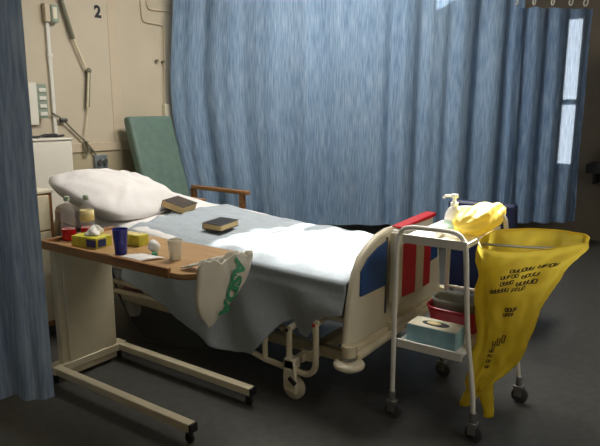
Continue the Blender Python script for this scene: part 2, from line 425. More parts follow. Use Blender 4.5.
# lowered side rail frame near the foot
mb = MB()
pts = [(2.24, 1.475, .43), (2.24, 1.475, .24)]+arc((1.545, .225), .07, PI, 1.5*PI, 5, 'YZ', 2.24)+[(2.24, 1.78, .17), (2.245, 1.90, .19)]+[(2.265, 2.02, .25), (2.285, 2.12, .33), (2.295, 2.18, .42)]
mb.tube(pts, .016, 10)
mb.tube([(2.24, 1.635, .37), (2.24, 1.635, .16)], .016).tube([(2.24, 1.79, .37), (2.24, 1.79, .175)], .015)
mb.build('side_rail', M['cream'], bed)
for y, z in ((1.475, .43), (1.635, .37), (1.79, .37)):
    MB().tube([(2.24, y, z), (2.335, y, z+.015)], .017).build('side_rail_pivot', M['cream2'], bed)
for y, z in ((1.475, .43), (1.635, .37)):
    mb = MB(); mb.lathe([(.009, 0), (.009, .006)], (2.217, y, z), 10, 'X'); mb.build('pivot_bolt', M['red'] if y < 1.5 else M['black'], bed)
pts = [(3.36, 1.5, .43), (3.36, 1.5, .2), (3.36, 1.56, .15), (3.36, 2.4, .15), (3.36, 2.46, .2), (3.36, 2.46, .43)]
MB().tube(pts, .016).build('side_rail', M['cream'], bed)
# casters
for x, y in ((2.24, 1.615), (3.36, 1.615), (2.30, 3.45), (3.30, 3.45)):
    sx = 1
    mb = MB(); mb.prism([(y-.030, .22), (y+.034, .22), (y+.040, .12), (y+.036, .055), (y-.036, .04), (y-.044, .08)], x-.03, x-.008, 'YZ')
    mb.bx((x-.03, y-.03, .17), (x+.03, y+.034, .225))
    c = mb.build('caster', M['cream2'], bed, bevel=.006)
    MB().lathe([(.05, -.016), (.062, -.011), (.062, .011), (.05, .016)], (x+.010, y-.004, .0622), 20, 'X').build('wheel', M['cream2'], c)
    MB().box((x-.034, y-.022, .115), (.014, .05, .02), rx=.6).build('brake_pedal', M['black'], c, bevel=.003)
for x in (2.46, 3.14):
    for y in (1.615, 3.45): MB().bx((min(x, 2.8)-.16 if x < 2.8 else x-.02, y-.02, .175), (x+.02 if x < 2.8 else x+.18, y+.02, .215)).build('caster_arm', M['cream'], bed, bevel=.004)
# end boards
def endboard(y0, y1, zo=0.0):
    half = [(2.245, .34), (2.262, .45), (2.285, .57), (2.325, .69), (2.37, .752), (2.44, .79), (2.53, .822), (2.63, .838)]
    return [(x, z+zo) for x, z in half]+[(5.6-x, z+zo) for x, z in half[::-1]]
mb = MB(); mb.prism(endboard(0, 0), 1.29, 1.335); fbd = mb.build('footboard', M['cream2'], bed, bevel=.014, seg=3)
# raised rim along the outline
out = endboard(0, 0)
MB().tube([(x, 1.312, z) for x, z in out], .021, 10).build('board_rim', M['cream2'], fbd)
MB().prism([(2.33, .580), (2.335, .70), (2.40, .752), (2.50, .785), (2.592, .802), (2.592, .572)], 1.280, 1.291).build('board_panel', M['blue'], fbd, bevel=.003)
MB().prism([(3.27, .580), (3.265, .70), (3.20, .752), (3.12, .780), (3.12, .572)], 1.280, 1.291).build('board_panel', M['blue'], fbd, bevel=.003)
MB().bx((2.598, 1.284, .42), (2.606, 1.2905, .82)).build('board_groove', M['dgrey'], fbd)
mb = MB(); mb.prism([(x, z) for x, z in endboard(0, 0)], 3.70, 3.745); hb = mb.build('headboard', M['cream2'], bed, bevel=.014, seg=3)
mb = MB().tube([(2.26, 1.262, .305), (3.34, 1.262, .305)], .022).bx((2.30, 1.275, .28), (3.30, 1.335, .345)).bx((2.62, 1.25, .325), (2.92, 1.30, .37))
mb.build('foot_bar', M['cream'], bed, bevel=.006)
for x in (2.235, 3.365):
    mb = MB(); mb.lathe([(.055, -.02), (.072, -.010), (.075, 0), (.072, .010), (.055, .02), (.03, .02)], (x, 1.285, .275), 28)
    b = mb.build('bumper', M['cream2'], bed, bevel=.003)
    MB().lathe([(.034, 0), (.034, .085)], (x, 1.285, .285), 16).build('bumper_post', M['cream'], b)
    MB().lathe([(.036, .024), (.036, .042)], (x, 1.285, .275), 16).build('bumper_collar', M['steel'], b)

# bottom sheet: covers the head half and hangs a little each side
def over(u, lo, hi, zl, zh, y, lift, r=.045):
    """profile across the bed; u in 0..1 from near hem to far hem"""
    top = T(y)+lift; x0, x1 = BX0-lo, BX1+hi
    segs = [(0, V((x0-.0, 0, zl))), (.30, V((x0, 0, top-r))), (.36, V((x0+r*.3, 0, top-r*.28))), (.42, V((x0+r*1.2, 0, top))), (.80, V((x1-r*1.2, 0, top))), (.85, V((x1-r*.3, 0, top-r*.28))), (.90, V((x1, 0, top-r))), (1, V((x1, 0, zh)))]
    for (a, p), (b, q) in zip(segs, segs[1:]):
        if u <= b: return p.lerp(q, (u-a)/(b-a))
    return segs[-1][1]
def sheet_f(u, v):
    y = 2.55+1.13*v
    p = over(u, .004, .004, T(y)-.10, T(y)-.10, y, .010)
    w = .006*noise.noise(V((p.x*6, y*5, 1)))+.004*noise.noise(V((p.x*15, y*12, 4)))
    return V((p.x, y, p.z+abs(w)))
mb = MB(); mb.grid(sheet_f, 60, 50)
tag(mb.build('bed_sheet', M['sheet'], sharp=180, solid=.003), 'white bed sheet covering the head half of the mattress under the pillow', 'sheet')
HEM = [(1.34, .50), (1.44, .47), (1.50, .42), (1.545, .335), (1.59, .345), (1.64, .41), (1.70, .38), (1.78, .27), (1.86, .19), (1.98, .165), (2.12, .185), (2.28, .225), (2.58, .31), (2.8, .385), (3.0, .47)]
def fold_y(x): return 2.93+.05*math.sin(x*5)+.02*math.sin(x*17)
def blanket_f(u, v):
    xe = BX0+(BX1-BX0)*max(0, min(1, (u-.36)/.5))
    y = 1.338+(fold_y(xe)-1.338)*v
    hz = lerp_tab(HEM, y)
    p = over(u, .022, .02, hz, T(y)-.26, y, .020, .10)
    x, z = p.x, p.z
    if u < .36:
        k = (.36-u)/.36
        drop = T(y)-z
        x -= k*(.020+.20*max(0, (.45-hz)))+.020*k*math.sin(y*17+1.5*math.sin(y*6)+k*3.5)+.016*k*noise.noise(V((y*7, z*4, 8)))+.022*k*math.sin((y-.9*z)*13+.8)
        x = min(x, BX0-.015)
    else:
        k = min(1, (u-.36)/.08)
        w = .012*noise.noise(V((x*5, y*4, 2)))+.007*noise.noise(V((x*13+y*5, y*9, 7)))
        # crumple around the second book
        d = math.hypot((x-2.80)/.28, (y-2.25)/.38); c = math.exp(-d*d)
        w += c*.030*(noise.noise(V((x*9+1.7*y, y*8, 3)))+.35)
        # long creases towards the foot
        w += .006*math.sin((y-.45*x)*26+3*noise.noise(V((x*2, y*2, 5))))*max(0, 1-abs(y-1.9)/.6)
        z += k*max(-.006, w)
        e = max(0, 1-(1-v)/.05); z += .010*e*(1+math.sin(x*30))*.5
    return V((x, y, z))
mb = MB(); mb.grid(blanket_f, 110, 130)
tag(mb.build('blanket', M['blanket'], sharp=180, solid=.007), 'grey blue blanket over the foot half of the bed, hanging crookedly down the near side', 'blanket')
# pillow
pc = V((2.80, 3.45, .0))
def pillow_f(u, v):
    a = u*2*PI; b = (v-.5)*PI
    ca, sa = math.cos(a), math.sin(a); cb, sb = math.cos(b), math.sin(b)
    e = .45
    sg = lambda q, p: math.copysign(abs(q)**p, q)
    rad = abs(cb)**.75
    x = .50*sg(ca, e)*rad; y = .33*sg(sa, e)*rad; z = .14*sg(sb, .85)
    k = 1-min(1, (x/.50)**4*.45+(y/.33)**4*.45); z *= max(.12, k)
    z += (.020*noise.noise(V((x*7+2*y, y*8, 3)))+.014*noise.noise(V((x*12-y*9, y*11, 9))))*(1 if sb > 0 else .15)
    return V((x, y, z))
mb = MB(); mb.grid(pillow_f, 72, 36, closeu=True)
bmesh.ops.remove_doubles(mb.bm, verts=mb.bm.verts[:], dist=1e-5)
bmesh.ops.transform(mb.bm, matrix=Matrix.Translation((2.64, 3.37, .85)) @ Matrix.Rotation(.22, 4, 'Z') @ Matrix.Rotation(.36, 4, 'X') @ Matrix.Rotation(.13, 4, 'Y'), verts=mb.bm.verts[:])
for v in mb.bm.verts: v.co.z = max(v.co.z, T(v.co.y)+.018+.002*math.sin(v.co.x*9))
tag(mb.build('pillow', M['pillow'], sharp=180), 'plump white pillow at the head of the hospital bed', 'pillow')

# books
def book(name, c, size, rz, tilt, cover, label, curl=0):
    L, W, H = size; t = thing(name, c, label, 'book', None)
    mb = MB().box((c[0], c[1], c[2]+H/2), (L-.008, W-.008, H-.006)); mb.turn(c, rz, tilt[0], tilt[1]); mb.build('pages', M['pages'], t, bevel=.002)
    mb = MB().box((c[0], c[1], c[2]+.0015), (L, W, .003)).box((c[0], c[1], c[2]+H-.0015), (L, W, .003)).box((c[0], c[1]+W/2-.0015, c[2]+H/2), (L, .003, H))
    mb.turn(c, rz, tilt[0], tilt[1]); mb.build('cover', cover, t, bevel=.001)
    return t
book('book', (2.84, 3.03, T(3.03)+.042), (.25, .16, .05), math.radians(22), (.30, .02), M['cover'], 'thick paperback with a dark patterned cover lying beside the pillow')
book('book', (2.63, 2.44, T(2.44)+.046), (.215, .135, .040), math.radians(12), (.06, 0), M['cover2'], 'paperback with a plain dark cover lying on the blanket in the middle of the bed')

# chart folder hung over the footboard
fo = thing('chart_folder', (2.84, 1.25, .47), 'red and cream chart holder hung over the bed footboard', 'folder')
MB().bx((2.615, 1.225, .47), (2.665, 1.278, .845)).build('side_strip', M['cream2'], fo, bevel=.006)
mb = MB().prism([(2.668, .49), (2.668, .775), (2.858, .745), (2.858, .475)], 1.238, 1.278); mb.build('holder_panel', M['red'], fo, bevel=.004)
MB().prism([(2.860, .475), (2.860, .755), (2.955, .738), (2.955, .475)], 1.234, 1.278).build('holder_stripe', M['cream'], fo, bevel=.004)
MB().prism([(2.957, .475), (2.957, .738), (3.06, .72), (3.06, .475)], 1.238, 1.278).build('holder_panel', M['red'], fo, bevel=.004)
mb = MB().prism([(2.63, .78), (2.63, .853), (3.09, .853), (3.06, .735)], 1.244, 1.276); mb.build('chart_paper', M['paper'], fo, bevel=.003)
mb = MB().prism([(2.66, .860), (2.66, .872), (3.09, .884), (3.09, .862)], 1.228, 1.292); mb.turn((2.9, 1.3, .866), 0, .03); mb.build('top_flap', M['red'], fo, bevel=.005)

# ------------------------------------------------------------------ overbed table
ot = thing('overbed_table', (1.86, 2.3, 0), 'overbed table with brown wooden top on a cream metal frame beside the bed', 'table')
def rrect(x0, x1, y0, y1, r, n=6, rl=None):
    out = []
    for cx, cy, a, rr in ((x1-r, y1-.03, 0, .03), (x0+.03, y1-.03, PI/2, .03), (x0+r, y0+r, PI, r), (x1-r, y0+r, 1.5*PI, r)):
        if rr == .03: cx = x1-.03 if a == 0 else x0+.03
        for k in range(n+1): out.append((cx+rr*math.cos(a+PI/2*k/n), cy+rr*math.sin(a+PI/2*k/n)))
    return out
MB().prism(rrect(1.635, 2.085, 1.705, 2.77, .085), .755, .775, 'XY').build('tabletop', M['wood'], ot, bevel=.003)
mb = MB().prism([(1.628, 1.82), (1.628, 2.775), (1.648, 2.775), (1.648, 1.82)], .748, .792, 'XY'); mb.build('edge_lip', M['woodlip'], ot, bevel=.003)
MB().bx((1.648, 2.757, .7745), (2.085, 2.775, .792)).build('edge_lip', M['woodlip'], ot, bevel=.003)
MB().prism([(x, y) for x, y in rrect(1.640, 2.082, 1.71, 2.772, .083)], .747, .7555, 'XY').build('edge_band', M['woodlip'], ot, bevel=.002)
MB().bx((1.70, 1.98, .715), (2.04, 2.76, .748)).build('top_bracket', M['cream'], ot, bevel=.006)
MB().bx((1.725, 2.735, .02), (2.035, 2.80, .72)).build('column', M['cream'], ot, bevel=.008)
MB().bx((1.69, 2.745, .06), (1.727, 2.79, .72)).build('column_slide', M['cream'], ot, bevel=.004)
MB().bx((1.63, 2.73, .055), (2.10, 2.81, .10)).build('cross_bar', M['cream'], ot, bevel=.005)
for x in (1.655, 2.065):
    f = MB().bx((x-.022, 1.735, .058), (x+.022, 2.80, .098)).build('foot', M['cream'], ot, bevel=.004)
    MB().bx((x-.023, 1.725, .057), (x+.023, 1.737, .099)).build('end_cap', M['black'], f, bevel=.002)
    for y in (1.755, 2.77):
        MB().bx((x-.012, y-.01, .03), (x+.012, y+.01, .06)).lathe([(.016, -.012), (.022, -.008), (.022, .008), (.016, .012)], (x, y, .0222), 16, 'X').build('caster', M['black'], ot)

# things on the table (surface z = .775)
Z = .7752
def bottle(x, y, label, cap, lab):
    t = thing('squash_bottle', (x, y, Z), label, 'bottle', 'squash bottles on the overbed table')
    MB().lathe([(.030, 0), (.036, .004), (.036, .105), (.033, .120), (.036, .135), (.034, .160), (.016, .195), (.012, .205), (.012, .222)], (x, y, Z), 20).build('bottle_body', M['clear'], t)
    MB().lathe([(.030, .0015), (.0365, .005), (.0365, .062)], (x, y, Z), 20).build('squash', M['juice'], t)
    MB().lathe([(.014, .208), (.015, .21), (.015, .230), (.012, .233)], (x, y, Z), 14).build('cap', cap, t)
    if lab: MB().lathe([(.0366, .100), (.0366, .155)], (x, y, Z), 20, capb=False, capt=False).build('bottle_label', M['labelcream'], t, solid=.0005)
bottle(1.765, 2.715, 'clear bottle of red squash left of the yellow labelled one', M['capgreen'], False)
bottle(1.845, 2.665, 'clear bottle of red squash with a yellowish label on its shoulder', M['capgreen'], True)

tb = thing('tissue_box', (1.755, 2.52, Z), 'yellow tissue box with dark blue label and a tissue sticking out', 'tissue box')
MB().box((1.755, 2.51, Z+.027), (.105, .17, .054), rz=math.radians(8)).build('carton', M['tissueyellow'], tb, bevel=.003)
mb = MB().box((1.7018, 2.46, Z+.025), (.003, .062, .036)).box((1.74, 2.4243, Z+.025), (.05, .003, .036)); mb.turn((1.755, 2.51, Z), math.radians(8)); mb.build('carton_label', M['labelblue'], tb)
mb = MB()
def tis(u, v):
    a = u*2*PI; r = .045*(1-v)**.6*(1+.35*math.sin(3*a+v*4))*(.35+.65*v**.3)+.004; 
    return V((1.765+.014*v+r*math.cos(a)*1.3, 2.50+.01*v+r*math.sin(a)*.9, Z+.052+.045*v+.008*math.sin(5*a)*v))
mb.grid(tis, 28, 10, closeu=True); mb.build('tissue', M['tissue'], tb, sharp=180)
yc = thing('small_carton', (1.895, 2.36, Z), 'small yellow carton standing behind the dark blue tumbler', 'carton')
MB().box((1.895, 2.36, Z+.028), (.07, .14, .056), rz=.1).build('carton', M['tissueyellow'], yc, bevel=.003)
MB().box((1.895, 2.36, Z+.0565), (.055, .12, .002), rz=.1).build('carton_top', M['labelcream'], yc)
mb = MB().lathe([(.0, .004), (.026, .0), (.028, .004), (.036, .118), (.038, .122), (.035, .122), (.026, .008), (.0, .008)], (1.725, 2.245, Z), 28, capb=False, capt=False)
tag(mb.build('tumbler', M['cupblue']), 'dark blue plastic tumbler standing at the table edge', 'cup')
# plastic cup
cp = thing('plastic_cup', (1.80, 1.955, Z), 'white ribbed disposable cup standing near the end of the table', 'cup')
mb = MB().lathe([(.0, .003), (.024, 0), (.026, .004), (.028, .028), (.0285, .03), (.034, .088), (.0345, .092), (.0325, .092), (.025, .008), (.0, .008)], (1.80, 1.955, Z), 28, capb=False, capt=False)
mb.build('cup_body', M['cupwhite'], cp)
MB().tube([(1.80+.0345*math.cos(a), 1.955+.0345*math.sin(a), Z+.092) for a in [2*PI*k/24 for k in range(24)]], .002, 6, closed=True).build('cup_rim', M['cupwhite'], cp)
# flat paper packet
mb = MB()
def pk(u, v): 
    return V((1.675+.105*u, 2.05+.14*v-.045*u, Z+.004+.010*math.sin(PI*u)*(.4+.6*math.sin(PI*v))+.003*noise.noise(V((u*5, v*5, 2)))))
mb.grid(pk, 12, 12); pkt = tag(mb.build('paper_packet', M['paper'], sharp=180, solid=.005), 'flat white paper packet lying beside the dark blue tumbler', 'packet')
# crumpled wrapper with green lid
cw = thing('crumpled_wrapper', (1.80, 2.10, Z), 'crumpled white wrapper with a green tip behind the paper packet', 'wrapper')
mb = MB().ball((1.815, 2.115, Z+.036), .030, (1, 1, 1), 14)
for v in mb.bm.verts: v.co += V((1, 1, 1))*.010*noise.noise(v.co*40)
mb.build('wrapper', M['paper'], cw, sharp=60)
MB().lathe([(.014, 0), (.016, .004), (.014, .020)], (1.782, 2.075, Z), 14).build('lid', M['greenink'], cw)

# carrier bag hanging from the end of the table
sb = thing('carrier_bag', (1.82, 1.655, .545), 'white plastic carrier bag with green letters hanging from the end of the table', 'bag')
OUT = [(.832, 1.648, 1.984), (.806, 1.643, 1.984), (.752, 1.635, 1.961), (.691, 1.627, 1.918), (.653, 1.63, 1.869), (.607, 1.645, 1.802), (.576, 1.672, 1.750), (.547, 1.690, 1.715)]
L_ = [(-z, a) for z, a, b in OUT]; R_ = [(-z, b) for z, a, b in OUT]
SY = 1.655
def sb_half(z):
    v = (.830-z)/(.830-.547); a = lerp_tab(L_, -z); b = lerp_tab(R_, -z)
    return v, a, b, .028*math.sin(PI*min(1, .15+max(0, v)*.85))**.6*(.55+.45*min(1, (b-a)/.2))
def sbf(u, v):
    z = .830-(.830-.547)*v; _, a, b, thick = sb_half(z)
    th = 2*PI*u; c, s_ = math.cos(th), math.sin(th)
    x = (a+b)/2+(b-a)/2*c; y = SY+thick*math.copysign(abs(s_)**.6, s_)
    y += (.008*noise.noise(V((x*18, z*12, 2)))+.004*math.sin(x*60+z*8)*(1-v))*abs(s_)
    z2 = z+(.012*math.sin(x*38)+.006*math.sin(x*110))*(1-v)**2
    return V((x, y, z2))
mb = MB(); mb.grid(sbf, 72, 34, closeu=True); body = mb.build('bag_body', M['shopbag'], sb, sharp=180, solid=.0015)
def hand(x0, x1):
    def f(u, v):
        w = (x1-x0)
        if v < .3: y, z = 1.690-.006*v, .775+(.815-.775)*v/.3
        else: y, z = 1.688+.12*(v-.3)/.7, .815-.032*((v-.3)/.7)
        return V((x0+w*u+.012*math.sin(v*5), y, z+.005*math.sin(u*9)))
    m = MB(); m.grid(f, 10, 14); m.build('bag_handle', M['shopbag'], sb, sharp=180, solid=.002)
hand(1.70, 1.765); hand(1.84, 1.91)
# green letters running down the front, following the film
o = text_mesh('ASDA', .098, M['greenink'], 'printed_letters', sb, Matrix.Translation((1.815, 0, .695)) @ Matrix.Rotation(math.radians(90+27), 4, 'Y') @ Matrix.Rotation(PI/2, 4, 'X'), .0, .005)
for vv in o.data.vertices:
    p = vv.co+ORG[sb.name]; _, a, b, thick = sb_half(p.z); c = max(-.97, min(.97, (p.x-(a+b)/2)/((b-a)/2)))
    p.y = SY-thick*(1-c*c)**.3-.0085; vv.co = p-ORG[sb.name]

# ------------------------------------------------------------------ trolley
tr = thing('dressing_trolley', (2.63, .92, 0), 'white tubular dressings trolley on wheels at the foot of the bed', 'trolley')
def leg(pts, name='frame_tube'): return MB().tube(smooth_path(pts, 8), .0115, 12).build(name, M['white'], tr)
leg([(2.365, 1.12, .10), (2.375, 1.125, .5), (2.385, 1.128, .84), (2.388, 1.115, .90), (2.39, 1.08, .927), (2.40, 1.0, .93), (2.41, .88, .925), (2.41, .835, .90), (2.405, .815, .84), (2.395, .785, .5), (2.382, .745, .24), (2.382, .735, .10)], 'front_frame')
leg([(2.925, 1.09, .10), (2.905, 1.08, .5), (2.89, 1.07, .85), (2.885, 1.05, .93), (2.885, 1.0, .957), (2.885, .86, .957), (2.885, .80, .93), (2.885, .78, .85), (2.875, .72, .5), (2.865, .665, .10)], 'back_frame')
mb = MB().bx((2.40, .812, .862), (2.885, 1.105, .868)); mb.bx((2.392, .81, .855), (2.402, 1.108, .895)).bx((2.402, 1.100, .862), (2.88, 1.108, .885)).bx((2.402, .81, .862), (2.88, .818, .885))
mb.build('tray', M['white'], tr, bevel=.002)
mb = MB().bx((2.385, .80, .373), (2.90, 1.10, .379)).bx((2.375, .80, .358), (2.387, 1.11, .398)).bx((2.895, .80, .360), (2.905, 1.09, .400)).bx((2.387, 1.098, .373), (2.895, 1.104, .393))
mb.build('shelf', M['white'], tr, bevel=.002)
MB().tube([(2.90, .76, .53), (2.90, 1.075, .53)], .009).build('cross_bar', M['white'], tr)
for x, y in ((2.365, 1.12), (2.382, .735), (2.925, 1.09), (2.865, .665)):
    c = MB().lathe([(.016, 0), (.016, .05)], (x, y, .088), 14).bx((x-.020, y-.024, .075), (x+.020, y+.024, .09)).bx((x-.020, y-.018, .035), (x-.014, y+.018, .08)).bx((x+.014, y-.018, .035), (x+.020, y+.018, .08)).build('caster', M['steel'], tr, bevel=.002)
    MB().lathe([(.030, -.013), (.040, -.009), (.040, .009), (.030, .013)], (x, y-.008, .0402), 20, 'X').build('wheel', M['dgrey'], c)
MB().tube([(2.60, .82, .85), (2.63, .75, .845), (2.70, .62, .838), (2.79, .50, .832)], .006, 8).build('bag_hoop', M['steel'], tr)

# pump bottle
pb = thing('pump_bottle', (2.70, .985, .868), 'white hand gel pump bottle standing on top of the trolley', 'bottle')
MB().lathe([(.040, 0), (.044, .004), (.044, .06), (.040, .09), (.026, .115), (.016, .122), (.016, .13)], (2.70, .985, .8682), 24).build('bottle_body', M['whiteplastic'], pb)
MB().lathe([(.0444, .02), (.0444, .06)], (2.70, .985, .8682), 24, capb=False, capt=False).build('bottle_label', M['pump_tint'], pb, solid=.0006)
mb = MB().lathe([(.018, .122), (.018, .142), (.009, .145), (.008, .165)], (2.70, .985, .8682), 16).lathe([(.016, .165), (.018, .17), (.016, .182)], (2.70, .985, .8682), 16)
mb.tube([(2.70, .985, 1.044), (2.67, 1.02, 1.044), (2.663, 1.028, 1.034)], .006, 8); mb.build('pump_head', M['whiteplastic'], pb)
# paper towels on the tray
for i, (x0, y0, x1, y1, z0, z1, nm, lb) in enumerate([(2.43, .985, 2.60, 1.085, .8684, .895, 'wipes_packet', 'flat white packet at the front of the trolley top'), ]):
    tag(MB().bx((x0, y0, z0), (x1, y1, z1)).build(nm, M['paper'], bevel=.006, seg=3), lb, 'packet')

# lower shelf: glove box, red bowl with pulp tray
gb = thing('glove_box', (2.475, .965, .3795), 'pale blue glove box with an oval opening on the trolley shelf', 'box')
g0 = (2.475, .962, .3795)
MB().box((g0[0], g0[1], g0[2]+.044), (.125, .235, .088)).build('carton', M['glovebox'], gb, bevel=.002)
mb = MB(); mb.box((g0[0], g0[1], g0[2]+.089), (.122, .232, .002)); ct = mb.build('carton_top', M['glovetop'], gb)
mb = MB().lathe([(.030, 0), (.030, .0015)], (0, 0, 0), 24); bmesh.ops.transform(mb.bm, matrix=Matrix.Translation((g0[0], g0[1], g0[2]+.0902)) @ Matrix.Diagonal((1, 2.2, 1, 1)), verts=mb.bm.verts[:]); mb.build('opening', M['black'], ct)
MB().ball((g0[0]+.004, g0[1]+.01, g0[2]+.0905), .02, (1, 1.9, .25), 12).build('glove', M['labelcream'], ct)
bw = thing('bowl', (2.74, .95, .3795), 'red plastic bowl behind the glove box holding a grey pulp tray', 'bowl')
def bowl(s, h, r):
    m = MB()
    def f(u, v):
        a = 2*PI*u; e = .6; k = .80+.20*v
        return V((2.735+(r[0]*k)*math.copysign(abs(math.cos(a))**e, math.cos(a)), .955+(r[1]*k)*math.copysign(abs(math.sin(a))**e, math.sin(a)), s+h*v))
    vs = m.grid(f, 40, 6, closeu=True); m.bm.faces.new([q[0] for q in vs]); return m
bowl(.3815, .105, (.105, .140)).build('bowl_body', M['bowlred'], bw, solid=.004, sharp=50)
m = MB(); m.tube([(2.735+.106*math.copysign(abs(math.cos(a))**.6, math.cos(a)), .955+.141*math.copysign(abs(math.sin(a))**.6, math.sin(a)), .487) for a in [2*PI*k/40+.03 for k in range(40)]], .005, 6, closed=True).build('bowl_rim', M['bowlred'], bw)
pt = bowl(.405, .125, (.088, .118)).build('pulp_tray', M['greycard'], solid=.004, sharp=50)
tag(pt, 'grey pulp tray sitting in the red bowl on the trolley shelf', 'tray')

# yellow clinical waste bag on the hoop
FW = V((.804, .563, 0)); RT = V((.5736, -.8192, 0))
yb = thing('waste_bag', (2.60, .66, .09), 'yellow plastic waste bag with black print hanging from the side of the trolley', 'bag')
SEC = [(.905, (2.532, .806), (2.845, .408), .100), (.853, (2.540, .806), (2.835, .412), .090), (.82, (2.540, .806), (2.800, .44), .088), (.779, (2.532, .805), (2.773, .466), .085), (.686, (2.517, .798), (2.715, .518), .08),
       (.612, (2.505, .790), (2.682, .539), .075), (.524, (2.494, .778), (2.643, .565), .068), (.427, (2.476, .768), (2.604, .588), .06), (.339, (2.446, .780), (2.567, .611), .048), (.27, (2.425, .785), (2.505, .675), .038), (.238, (2.415, .788), (2.482, .700), .034)]
def sec(z):
    k = [s[0] for s in SEC]
    if z >= k[0]: return SEC[0]
    for a, b in zip(SEC, SEC[1:]):
        if z >= b[0]:
            t = (a[0]-z)/(a[0]-b[0]); l = lambda p, q: tuple(p[i]+(q[i]-p[i])*t for i in (0, 1))
            return (z, l(a[1], b[1]), l(a[2], b[2]), a[3]+(b[3]-a[3])*t)
    return SEC[-1]
def yb_pt(th, v, out=0):
    zt, zb = .905, .235
    z = zt-(zt-zb)*v
    _, l, r, d = sec(z)
    c, s_ = math.cos(th), math.sin(th)
    mx = V(((l[0]+r[0])/2, (l[1]+r[1])/2, 0)); hx = V(((r[0]-l[0])/2, (r[1]-l[1])/2, 0))
    p = mx+hx*c+FW*(d*math.copysign(abs(s_)**.85, s_))
    nz = .016*noise.noise(V((th*1.6, z*9, 3)))+.011*noise.noise(V((th*4, z*16, 6)))+.006*math.sin(th*9+z*6)*min(1, v*3)
    p = p+(hx.normalized()*c+FW*s_)*(nz+out)
    zz = z+(.026*s_-.026-.008*math.sin(2*th+.5)+.012*c)*(1-v)**6
    return V((p.x, p.y, zz))
mb = MB(); mb.grid(lambda u, v: yb_pt(2*PI*u, v), 90, 70, closeu=True)
bag = mb.build('bag_body', M['yellow'], yb, sharp=180)
# two tied tails at the bottom
def tail(pts, rs, squash=.45):
    P = smooth_path(pts, 5); n = len(P)-1
    def f(u, v):
        i = min(n, int(v*n+.5)); p = P[i]; a = 2*PI*u
        r = lerp_tab([(k/(len(rs)-1), q) for k, q in enumerate(rs)], v)
        q = p+RT*(r*math.cos(a))+FW*(r*squash*math.sin(a)); 
        q = q+V((1, 1, .3))*(.005*noise.noise(V((a, v*6, 4))))
        return q
    m = MB(); vs = m.grid(f, 24, n, closeu=True); m.bm.faces.new([q[-1] for q in vs]); m.build('bag_tail', M['yellow'], yb, sharp=180)
tail([(2.455, .735, .26), (2.440, .752, .22), (2.415, .775, .17), (2.405, .785, .145)], [.050, .038, .034, .020])
tail([(2.462, .725, .26), (2.462, .710, .20), (2.462, .695, .14), (2.462, .690, .095)], [.046, .034, .026, .022])
# rolled, crumpled cuff lying along the tray edge
def cuff(u, v):
    a = 2*PI*u; x = 2.50+.50*v
    e = min(1, math.sin(PI*min(1, max(0, v)))**.45*1.05+.02)
    r = (.060+.006*math.sin(v*5))*e*(1+.10*math.sin(a*7+v*9)+.16*noise.noise(V((a*1.2, v*7, 2))))
    return V((x, 0.895-.055*v+r*1.1*math.cos(a), 0.936+.012*v+r*math.sin(a)))
mb = MB(); mb.grid(cuff, 48, 50, closeu=True); bmesh.ops.remove_doubles(mb.bm, verts=mb.bm.verts[:], dist=1e-5)
mb.build('bag_cuff', M['yellow_sunlit'], yb, sharp=180)
# rolled rim at the mouth
mb = MB().tube([yb_pt(2*PI*k/60, 0) for k in range(60)], .0028, 8, closed=True); mb.build('bag_rim', M['yellow'], yb)
# black print: rows of short strokes
def stroke(mb, t0, v0, t1, v1, w):
    n = 3; pr = []
    for k in range(n+1):
        t = t0+(t1-t0)*k/n; v = v0+(v1-v0)*k/n
        pr.append((mb.bm.verts.new(yb_pt(t, v-w, .0022)), mb.bm.verts.new(yb_pt(t, v+w, .0022))))
    for a, b in zip(pr, pr[1:]): mb.bm.faces.new((a[0], b[0], b[1], a[1]))
def word(t0, t1, v, h, slope, n, name='print_line'):
    mb = MB(); rr = random.Random(int(v*1000)+n)
    for k in range(n):
        a = t0+(t1-t0)*(k+.12)/n; b = t0+(t1-t0)*(k+.86)/n; vv = v+slope*(k/n)
        kind = rr.randint(0, 3)
        top, mid, bot = vv-h/2, vv, vv+h/2
        q = .0032
        if kind in (0, 1): stroke(mb, a, top, b, top, q)
        if kind in (1, 2): stroke(mb, a, mid, b, mid, q)
        if kind in (0, 3, 2): stroke(mb, a, bot, b, bot, q)
        for e in ((a,) if kind == 1 else (a, b)):
            w = (t1-t0)/n*.16; m = []
            for vq in (top, mid, bot): m.append((mb.bm.verts.new(yb_pt(e-w, vq, .0022)), mb.bm.verts.new(yb_pt(e+w, vq, .0022))))
            for x, y in zip(m, m[1:]): mb.bm.faces.new((x[0], y[0], y[1], x[1]))
    mb.build(name, M['print'], yb, sharp=180)
N = 1.5*PI
for t0, t1, v, n in ((-.42, .08, .195, 6), (.14, .50, .165, 4), (-.58, -.20, .245, 5), (-.12, .26, .238, 4), (-.56, -.26, .292, 4), (-.18, .30, .29, 5), (-.80, -.32, .345, 6), (-.24, .10, .335, 4)):
    word(N+t0, N+t1, v, .026, -.02, n)
word(N-.30, N+.05, .47, .02, -.01, 4); word(N-.34, N-.02, .505, .02, -.01, 4)
for k in range(3): word(N-.55+.16*k, N-.43+.16*k, .70-.02*k, .05, 0, 1)
for k in range(4): word(N-.62+.03*k, N-.42+.03*k, .74+.035*k, .018, 0, 2)

